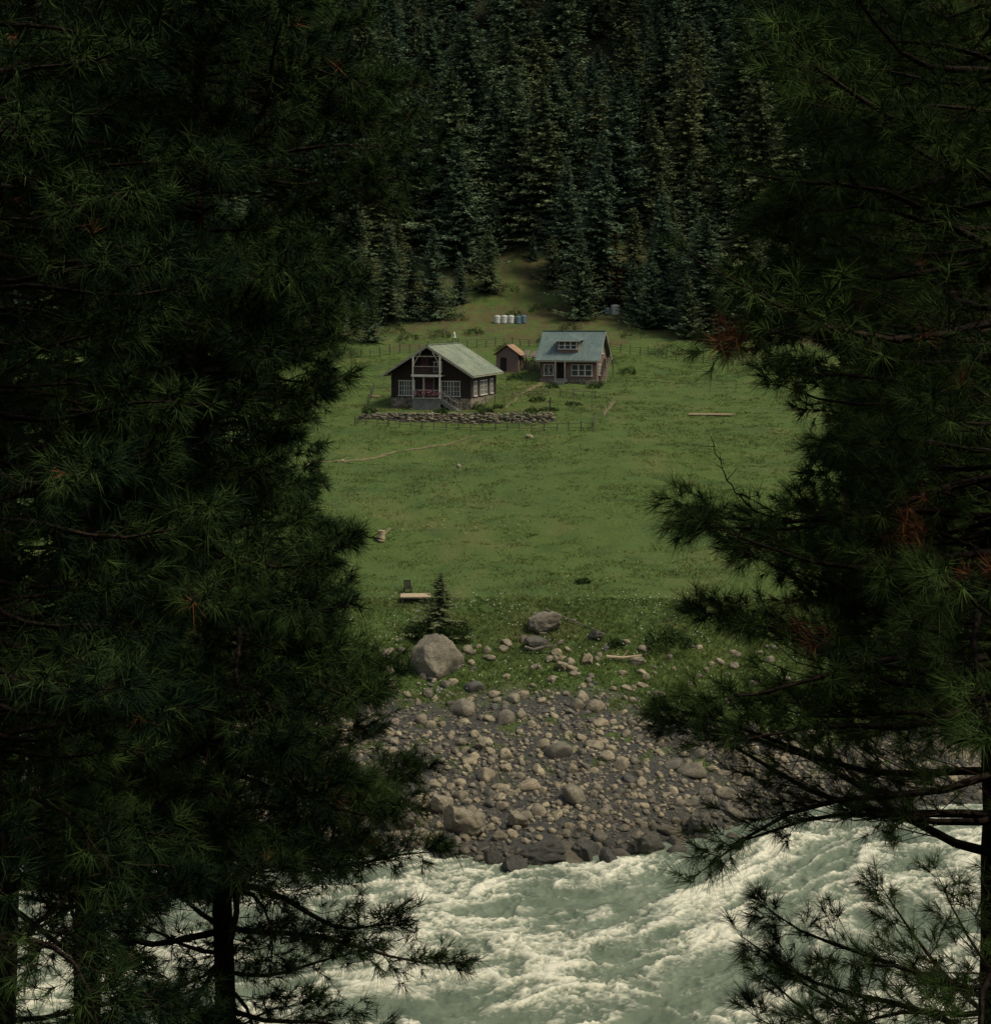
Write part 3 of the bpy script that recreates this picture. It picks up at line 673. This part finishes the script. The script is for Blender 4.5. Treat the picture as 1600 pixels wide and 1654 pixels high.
# ---------------------------------------------------------------- shrubs
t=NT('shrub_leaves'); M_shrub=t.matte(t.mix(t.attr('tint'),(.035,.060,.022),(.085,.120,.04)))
def shrub(x,y,r,hh,n,seed):
    rg=np.random.default_rng(seed)
    d=nrm(rg.normal(0,1,(n,3))); d[:,2]=np.abs(d[:,2]); P=d*(rg.uniform(.4,1,n)**.5)[:,None]*np.array([r,r,hh])
    P*= (1+.35*np.sin(d[:,0:1]*5+seed)*np.cos(d[:,1:2]*4))
    dv=nrm(d+rg.normal(0,.5,(n,3))+np.array([0,0,.4])); ln=rg.uniform(.12,.28,n); wd=nrm(np.cross(dv,rg.normal(0,1,(n,3))))*(ln*.2)[:,None]
    V=np.stack([P,P+dv*ln[:,None]*.5+wd,P+dv*ln[:,None],P+dv*ln[:,None]*.5-wd],1).reshape(-1,3)
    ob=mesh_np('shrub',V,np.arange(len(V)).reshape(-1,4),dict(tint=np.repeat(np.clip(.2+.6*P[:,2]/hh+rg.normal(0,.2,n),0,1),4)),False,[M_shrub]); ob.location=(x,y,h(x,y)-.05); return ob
for i,a in enumerate([(-3.4,103.2,1.5,1.2,3500),(-5.0,103.8,1.2,1.0,2500),(-2.6,104.3,.8,.8,1500),(6.7,113,.5,.3,500),(1.6,208,1.6,1.0,900),(12,206,2,1.2,1200),
                      (-21,205,2.2,1.6,1500),(-14,164.5,.8,.7,600),(-6,164.9,.7,.5,500),(-1,164.8,.9,.6,600),(4,165,.8,.6,500),(14.5,201,1.6,1.2,900),(-12.5,214,2,1.2,900),(8,214,2.4,1.2,1200),(24,207,2.4,1.6,1200),(17.5,196,1.2,1.0,700),(8.3,102.7,.5,.4,500),(12,103,1.6,1.0,2200),
                      (-2,170.5,.9,.7,600),(0.3,171.5,.7,.5,500),(5.0,176,.9,.5,600),(7.2,186.6,.8,.6,500),(12.4,187,.8,.6,500),(2.5,193,1.0,.7,600),(-1.5,180,.9,.6,500),(9,175,1.0,.4,500),(6,169,1.2,.35,600),
                      (-8,216,1.8,1.3,900),(-3,219,1.5,1.0,800),(3,230,1.8,1.2,900),(7,233,2,1.4,900),(-6,228,1.6,1.2,800),(11,221,1.8,1.2,900),(2,240,2.2,1.5,900),(-4,242,2.2,1.6,900),(8,246,2.4,1.6,900),(-15,219,2,1.4,900),(20,217,2.2,1.5,900)]):
    shrub(*a,500+i)

# ---------------------------------------------------------------- foreground pines
t=NT('pine_bark'); v=t.map((1,1,.25)); f=t.noise(9,7,.7,v); d=t.vor(7,'DISTANCE_TO_EDGE',v); t.bump(t.math('ADD',f,t.ramp(d,0,.2)),.9,.05)
M_pbark=t.fin(t.mix(t.ramp(f,.35,.65),(.018,.013,.010),(.050,.035,.026)),.95,.1)
t=NT('pine_needles'); ti=t.attr('tint'); c=t.mix(t.ramp(ti,0,.9),(.009,.020,.012),(.078,.122,.034)); c=t.mix(t.ramp(ti,.985,1.0),c,(.21,.095,.05)); M_pn=t.matte(c)
def tubes3(P0,P1,r0,r1,n=3):
    N_=len(P0); d=nrm(P1-P0); a=nrm(np.cross(d,np.array([.31,.22,.92]))); b=np.cross(d,a)
    th=np.arange(n)/n*2*np.pi
    ring=np.cos(th)[None,:,None]*a[:,None]+np.sin(th)[None,:,None]*b[:,None]
    V=np.concatenate([P0[:,None]+ring*r0[:,None,None],P1[:,None]+ring*r1[:,None,None]],1).reshape(-1,3)
    j=np.arange(n); f=np.stack([j,(j+1)%n,(j+1)%n+n,j+n],-1)
    return V,(f[None]+np.arange(N_)[:,None,None]*2*n).reshape(-1,4)
tot_tris=0
def pine(name,x,y,top,cb,seed,Ro,side,ext,step,dens,K,nl,nw,tw,tpt=4,tr=.16,bare=(),bias=.5,tb=0.,rust=(),front=.12):
    global tot_tris
    rg=np.random.default_rng(seed); z0=h(x,y)
    root=empty(name,0,0,0,0.0)
    A0=[];A1=[];AR0=[];AR1=[]; TP=[];TD=[];TS=[]
    m=MB(); tp=[];tr_=[]
    def trunk(z): 
        k=(z-z0); return np.array([x+.12*math.sin(k*.35+seed),y+.10*math.sin(k*.28+seed*2),z])
    for i in range(22):
        zz=z0-.6+(top-z0+.6)*i/21; tp.append(tuple(trunk(zz))); tr_.append(tr*(1-i/21)**.8+.015)
    m.tube(tp,tr_,9)
    z=cb; zx=[e[0] for e in ext]; ze=[e[1] for e in ext]; dz=[e[0] for e in dens]; dd=[e[1] for e in dens]
    a0=0 if side>0 else math.pi
    while z<top-.3:
        ds=float(np.interp(z,dz,dd)); z+=step*rg.uniform(.6,1.4)/ds
        az=rg.uniform(0,2*math.pi)
        q_=rg.random()
        if q_<bias: az=a0+rg.normal(0,.75)
        elif q_<bias+front: az=-math.pi/2+rg.normal(0,.5)
        ca=math.cos(az)*side
        L=Ro*min(1.,(top-z)/4.5+.1)*rg.uniform(.6,1.05)
        if z<cb+1.: L*=.8
        s1=rg.uniform(-.24,.10); s2=rg.uniform(-.04,.26)
        E_=float(np.interp(z+L*(s1+s2)*.7,zx,ze))
        if ca>.05:
            E_*=rg.uniform(.62,1.04); yt=y+min(E_/ca,L)*math.sin(az)
            L=min(L*1.15,max(.2,((x+side*E_)*(yt/y)-x)/(side*ca)))
        if L<.25: continue
        b0=trunk(z); dh=np.array([math.cos(az),math.sin(az),0]); sv=np.array([-dh[1],dh[0],0]); ph=rg.uniform(0,6)
        def path(t_):
            t_=np.asarray(t_)[...,None]
            return b0+dh*L*t_+np.array([0,0,1])*L*(s1*t_+s2*t_**2)+sv*L*.07*np.sin(ph+t_*4)+np.array([0,0,1])*L*.03*np.sin(ph*2+t_*7)
        ts=np.linspace(0,1,8); P=path(ts); rr=(.006+.009*L)*(1-ts)**.8+.003
        A0.append(P[:-1]);A1.append(P[1:]);AR0.append(rr[:-1]);AR1.append(rr[1:])
        q=max(3,int(L/tw)); t2=rg.uniform(.10,1,q)**.8; t2[-1]=.99; B0=path(t2); tg=nrm(path(np.minimum(t2+.03,1.03))-B0)
        sg=rg.choice([-1,1],q)[:,None]; an=rg.uniform(.45,1.15,q)[:,None]; an[-1]=0
        up=np.zeros((q,3)); up[:,2]=rg.uniform(-.40,.55,q)
        dv=nrm(tg*np.cos(an)+sv*sg*np.sin(an)+up*(an>0))
        l2=(.16+.34*(1-t2)*L)*rg.uniform(.55,1.1,q); l2=np.minimum(l2,.85)
        B1=B0+dv*l2[:,None]
        Bm=B0+dv*l2[:,None]*.5+rg.normal(0,.02,(q,3)); B1=B1+np.array([0,0,.10])*l2[:,None]
        r2=.0025+.003*l2
        A0+=[B0,Bm];A1+=[Bm,B1];AR0+=[r2,r2*.8];AR1+=[r2*.8,r2*.5]
        for j in range(tpt):
            fr=(.25+.75*j/max(1,tpt-1)) if tpt>1 else 1.; fr=np.clip(fr+rg.uniform(-.1,.1,q),0,1) if j<tpt-1 else np.ones(q)
            Q=B0+(B1-B0)*fr[:,None]
            td=nrm(dv+rg.normal(0,.55 if j<tpt-1 else .15,(q,3))+np.array([0,0,.22])); sl=(rg.uniform(.05,.18,q) if j<tpt-1 else np.full(q,.02))
            Q1=Q+td*sl[:,None]
            if j<tpt-1: A0.append(Q);A1.append(Q1);AR0.append(r2*.6);AR1.append(r2*.4)
            keep=rg.random(q)<.95
            TP.append(Q1[keep]);TD.append(td[keep]);TS.append((rg.uniform(.7,1.15,q))[keep])
    for pth,r in bare:
        p=np.array(pth,float); n_=len(p); tt=np.linspace(0,n_-1,n_*6)
        pad=np.vstack([2*p[0]-p[1],p,2*p[-1]-p[-2]]); out=[]
        for u_ in tt:
            i_=min(int(u_),n_-2); f_=u_-i_; a_,b_,c_,d_=pad[i_],pad[i_+1],pad[i_+2],pad[i_+3]
            out.append(.5*((2*b_)+(-a_+c_)*f_+(2*a_-5*b_+4*c_-d_)*f_**2+(-a_+3*b_-3*c_+d_)*f_**3))
        p=np.array(out)+rg.normal(0,.006,(len(out),3)); rr=np.linspace(r,r*.25,len(p)); A0.append(p[:-1]);A1.append(p[1:]);AR0.append(rr[:-1]);AR1.append(rr[1:])
        for k_ in range(5,len(p)-1,2):
            d_=nrm((p[k_+1]-p[k_])+rg.normal(0,.05,3)); e_=p[k_]+d_*rg.uniform(.05,.16); A0.append(p[k_][None]);A1.append(e_[None]);AR0.append(np.array([r*.3]));AR1.append(np.array([r*.12]))
    V,F=tubes3(np.concatenate(A0),np.concatenate(A1),np.concatenate(AR0),np.concatenate(AR1),4)
    m.build('trunk',[M_pbark],root,smooth=True); mesh_np('branches',V,F,None,True,[M_pbark],root)
    P=np.concatenate(TP);Dv=np.concatenate(TD);Sx=np.concatenate(TS); N_=len(P)
    clump=fbm(P[:,0]*1.3+P[:,1],P[:,2]*1.6+P[:,1]*.5,2,seed)
    tint=np.clip(rg.beta(2,2.4,N_)*.8+.1+clump*.5+tb,0,.97); tint=np.where(rg.random(N_)<.003,1.0,tint)  # tb paints light into needle colour: left pines darker, nearest right pine lighter
    for (rx,rz_,rad) in rust:
        tint=np.where(((P[:,0]-rx)**2+(P[:,2]-rz_)**2<rad**2)&(rg.random(N_)<.6),1.0,tint)
    P=np.repeat(P,K,0);D_=np.repeat(Dv,K,0);s=np.repeat(Sx,K)
    n=N_*K; tot_tris+=n; ran=nrm(rg.normal(0,1,(n,3))); perp=nrm(ran-D_*np.sum(ran*D_,1,keepdims=True)); a=rg.uniform(.15,1.25,n)[:,None]
    base=P-D_*(rg.uniform(0,.07,n))[:,None]
    dv=D_*np.cos(a)+perp*np.sin(a); ln=(nl*s*rg.uniform(.75,1.1,n))[:,None]
    tip=base+dv*ln-np.array([0,0,1])*ln*rg.uniform(.02,.22,n)[:,None]
    w=nrm(np.cross(dv,rg.normal(0,1,(n,3))))*nw/2
    V=np.stack([base-w,base+w,tip],1).reshape(-1,3)
    mesh_np('needles',V,np.arange(len(V)).reshape(-1,3),dict(tint=np.repeat(np.repeat(tint,K),3)),False,[M_pn],root)
topthin=[(0,1),(31.2,1),(32.2,.4)]
extA=[(19,.6),(21.3,1.1),(21.6,1.7),(22,2.2),(22.6,2.25),(23.0,2.05),(23.4,1.95),(24.5,1.75),(25.0,1.35),(25.4,1.2),(25.9,1.4),(26.25,.95),(26.7,.9),(27.1,1.5),(27.65,1.35),(28.6,1.45),(29.2,1.9),(29.75,2.3),(30.3,1.7),(30.9,1.3),(36,1.5)]
pine('pine_tree',-2.65,14,35,19.2,1,2.6,1,extA,.056,[(19,.42),(22.4,.46),(23.2,1.05),(31,1.1),(32,.4)],19,.17,.0066,.075,5,.10,(),.45,-.18,(),.22)
extB=[(18,1.2),(24,1.6),(30,1.8),(36,1.5)]
pine('pine_tree',-3.75,11,34,20.4,2,2.2,1,extB,.09,topthin,18,.17,.0068,.085,5,.20,(),.5,-.24,(),.2)
extC=[(18,1.8),(21,2.4),(24,2.9),(30,2.9),(36,2.5)]
pine('pine_tree',-5.4,20,37,19.8,3,3.4,1,extC,.07,topthin,15,.21,.0135,.10,4,.2,(),.5,-.22)
extD=[(16,4),(40,4.8)]
pine('pine_tree',-8.9,27,40,18.0,4,4.8,1,extD,.085,[(0,1),(34,1),(35,.4)],12,.28,.025,.14,4,.28,(),.5,-.22)
extE=[(22,1.7),(23.4,1.85),(23.8,1.85),(24.1,1.45),(24.4,1.9),(24.7,2.6),(25.0,2.7),(25.3,2.5),(25.6,2.0),(25.86,2.5),(26.4,2.0),(26.7,2.4),(26.95,1.5),(27.3,1.4),(27.6,2.0),(28.6,2.1),(29.2,1.8),(30,2.3),(34,2)]
bare=[([(3.0,9.5,26.5),(2.5,9.35,26.7),(2.1,9.25,26.72),(1.8,9.2,26.70),(1.55,9.2,26.80),(1.42,9.2,26.98),(1.33,9.2,27.22)],.011)]
rust=[(2.66,26.72,.16),(2.5,26.62,.08),(1.9,26.07,.10),(1.35,27.85,.09),(1.9,24.8,.09),(2.9,28.6,.08)]
pine('pine_tree',3.36,9.6,32.5,22.2,5,2.7,-1,extE,.068,[(22,1.2),(23.6,1.0),(23.95,.40),(24.5,.45),(24.8,1.0),(30.2,1.0),(30.8,.5)],40,.165,.0040,.085,3,.12,bare,.6,.17,rust)
extF=[(21,1.6),(23,2.0),(27,2.1),(28.4,2.6),(31,2.8),(40,2.5)]
pine('pine_tree',5.3,16,36,23.4,6,3.0,-1,extF,.066,topthin,18,.19,.010,.09,4,.2,(),.5,-.08)
extG=[(18,3),(24,4.0),(28,4.4),(32,5),(40,4)]
pine('pine_tree',9.2,24,40,21.3,7,4.8,-1,extG,.078,[(0,1),(33,1),(34,.4)],13,.27,.021,.14,4,.28,(),.5,-.08)
print('TOTAL NEEDLES',tot_tris)

# ---------------------------------------------------------------- person walking
def person(x,y,rz):
    bm=bmesh.new(); sl=bm.verts.layers.skin.verify()
    J=dict(pel=(0,0,.95,.15,.12),sp=(0,0,1.15,.14,.11),ch=(0,0,1.35,.17,.12),nk=(0,0,1.48,.06,.06),hd=(0,-.01,1.58,.085,.095),ht=(0,0,1.68,.08,.09),
      ls=(.17,0,1.40,.06,.06),le=(.21,.10,1.14,.045,.045),lw=(.20,-.02,.92,.032,.032),lh=(.20,-.06,.84,.03,.02),
      rs=(-.17,0,1.40,.06,.06),re=(-.21,-.08,1.14,.045,.045),rw=(-.20,-.24,.98,.032,.032),rh=(-.20,-.31,.93,.03,.02),
      lp=(.09,0,.88,.10,.10),lk=(.10,-.16,.50,.07,.07),la=(.10,-.22,.09,.045,.045),lt=(.10,-.38,.04,.04,.03),
      rp=(-.09,0,.88,.10,.10),rk=(-.10,.08,.49,.07,.07),ra=(-.10,.32,.14,.045,.045),rt=(-.10,.22,.04,.04,.03))
    v={}
    for k,j in J.items():
        q=bm.verts.new(j[:3]); q[sl].radius=(j[3],j[4]); v[k]=q
        q[sl].use_root=(k=='pel')
    for a,b in [('pel','sp'),('sp','ch'),('ch','nk'),('nk','hd'),('hd','ht'),('ch','ls'),('ls','le'),('le','lw'),('lw','lh'),('ch','rs'),('rs','re'),('re','rw'),('rw','rh'),
        ('pel','lp'),('lp','lk'),('lk','la'),('la','lt'),('pel','rp'),('rp','rk'),('rk','ra'),('ra','rt')]: bm.edges.new((v[a],v[b]))
    me=bpy.data.meshes.new('body'); bm.to_mesh(me); bm.free()
    root=empty('walking_person',x,y,rz); ob=bpy.data.objects.new('body',me); S.collection.objects.link(ob); ob.parent=root
    ob.modifiers.new('s','SKIN'); su=ob.modifiers.new('u','SUBSURF'); su.levels=2; su.render_levels=2
    t=NT('person_clothes'); sx=t.n('ShaderNodeSeparateXYZ'); t.l(t.tc,sx.inputs[0]); z=sx.outputs[2]
    c=t.mix(t.ramp(z,.60,.605),(.06,.055,.05),(.60,.59,.54)); c=t.mix(t.ramp(z,1.46,1.465),c,(.30,.19,.13)); c=t.mix(t.ramp(z,1.64,1.645),c,(.012,.010,.009)); ob.data.materials.append(t.fin(c,.8,.2))
    m=MB(); m.tube([(0,0,1.22),(0,0,1.0),(0,0,.8),(0,0,.62)],[.17,.18,.21,.25],14,0,False); m.build('kurta',[simple('white_cotton',(.58,.57,.52),(.64,.63,.58),5)],root,smooth=True)
person(-5.9,213.2,math.radians(70))

# ---------------------------------------------------------------- light, sky, camera
el,az=math.radians(56),math.radians(112)
w=bpy.data.worlds.new('World'); S.world=w; w.use_nodes=True; nt=w.node_tree; bg=nt.nodes['Background']
sky=nt.nodes.new('ShaderNodeTexSky'); sky.sky_type='NISHITA'; sky.sun_disc=False; sky.sun_elevation=el; sky.sun_rotation=az; sky.dust_density=4; sky.air_density=1.0; sky.altitude=2000
hs=nt.nodes.new('ShaderNodeHueSaturation'); hs.inputs['Saturation'].default_value=.46; nt.links.new(sky.outputs[0],hs.inputs['Color']); nt.links.new(hs.outputs[0],bg.inputs[0]); bg.inputs[1].default_value=.15
sd=bpy.data.lights.new('sun','SUN'); sd.energy=2.7; sd.angle=math.radians(14); sd.color=(1,.90,.68); so=bpy.data.objects.new('sun',sd); S.collection.objects.link(so)
dirv=Vector((math.sin(az)*math.cos(el),math.cos(az)*math.cos(el),math.sin(el))); so.rotation_euler=dirv.to_track_quat('Z','Y').to_euler()
cd=bpy.data.cameras.new('camera'); co=bpy.data.objects.new('camera',cd); S.collection.objects.link(co); co.location=(0,0,CAMZ); co.rotation_euler=(math.radians(90),0,0)
cd.sensor_width=36; cd.lens=36*2400/1654; cd.shift_y=-327/1654; cd.clip_end=3000; cd.clip_start=.1
S.camera=co
S.view_settings.view_transform='Standard'; S.view_settings.look='None'; S.view_settings.exposure=0
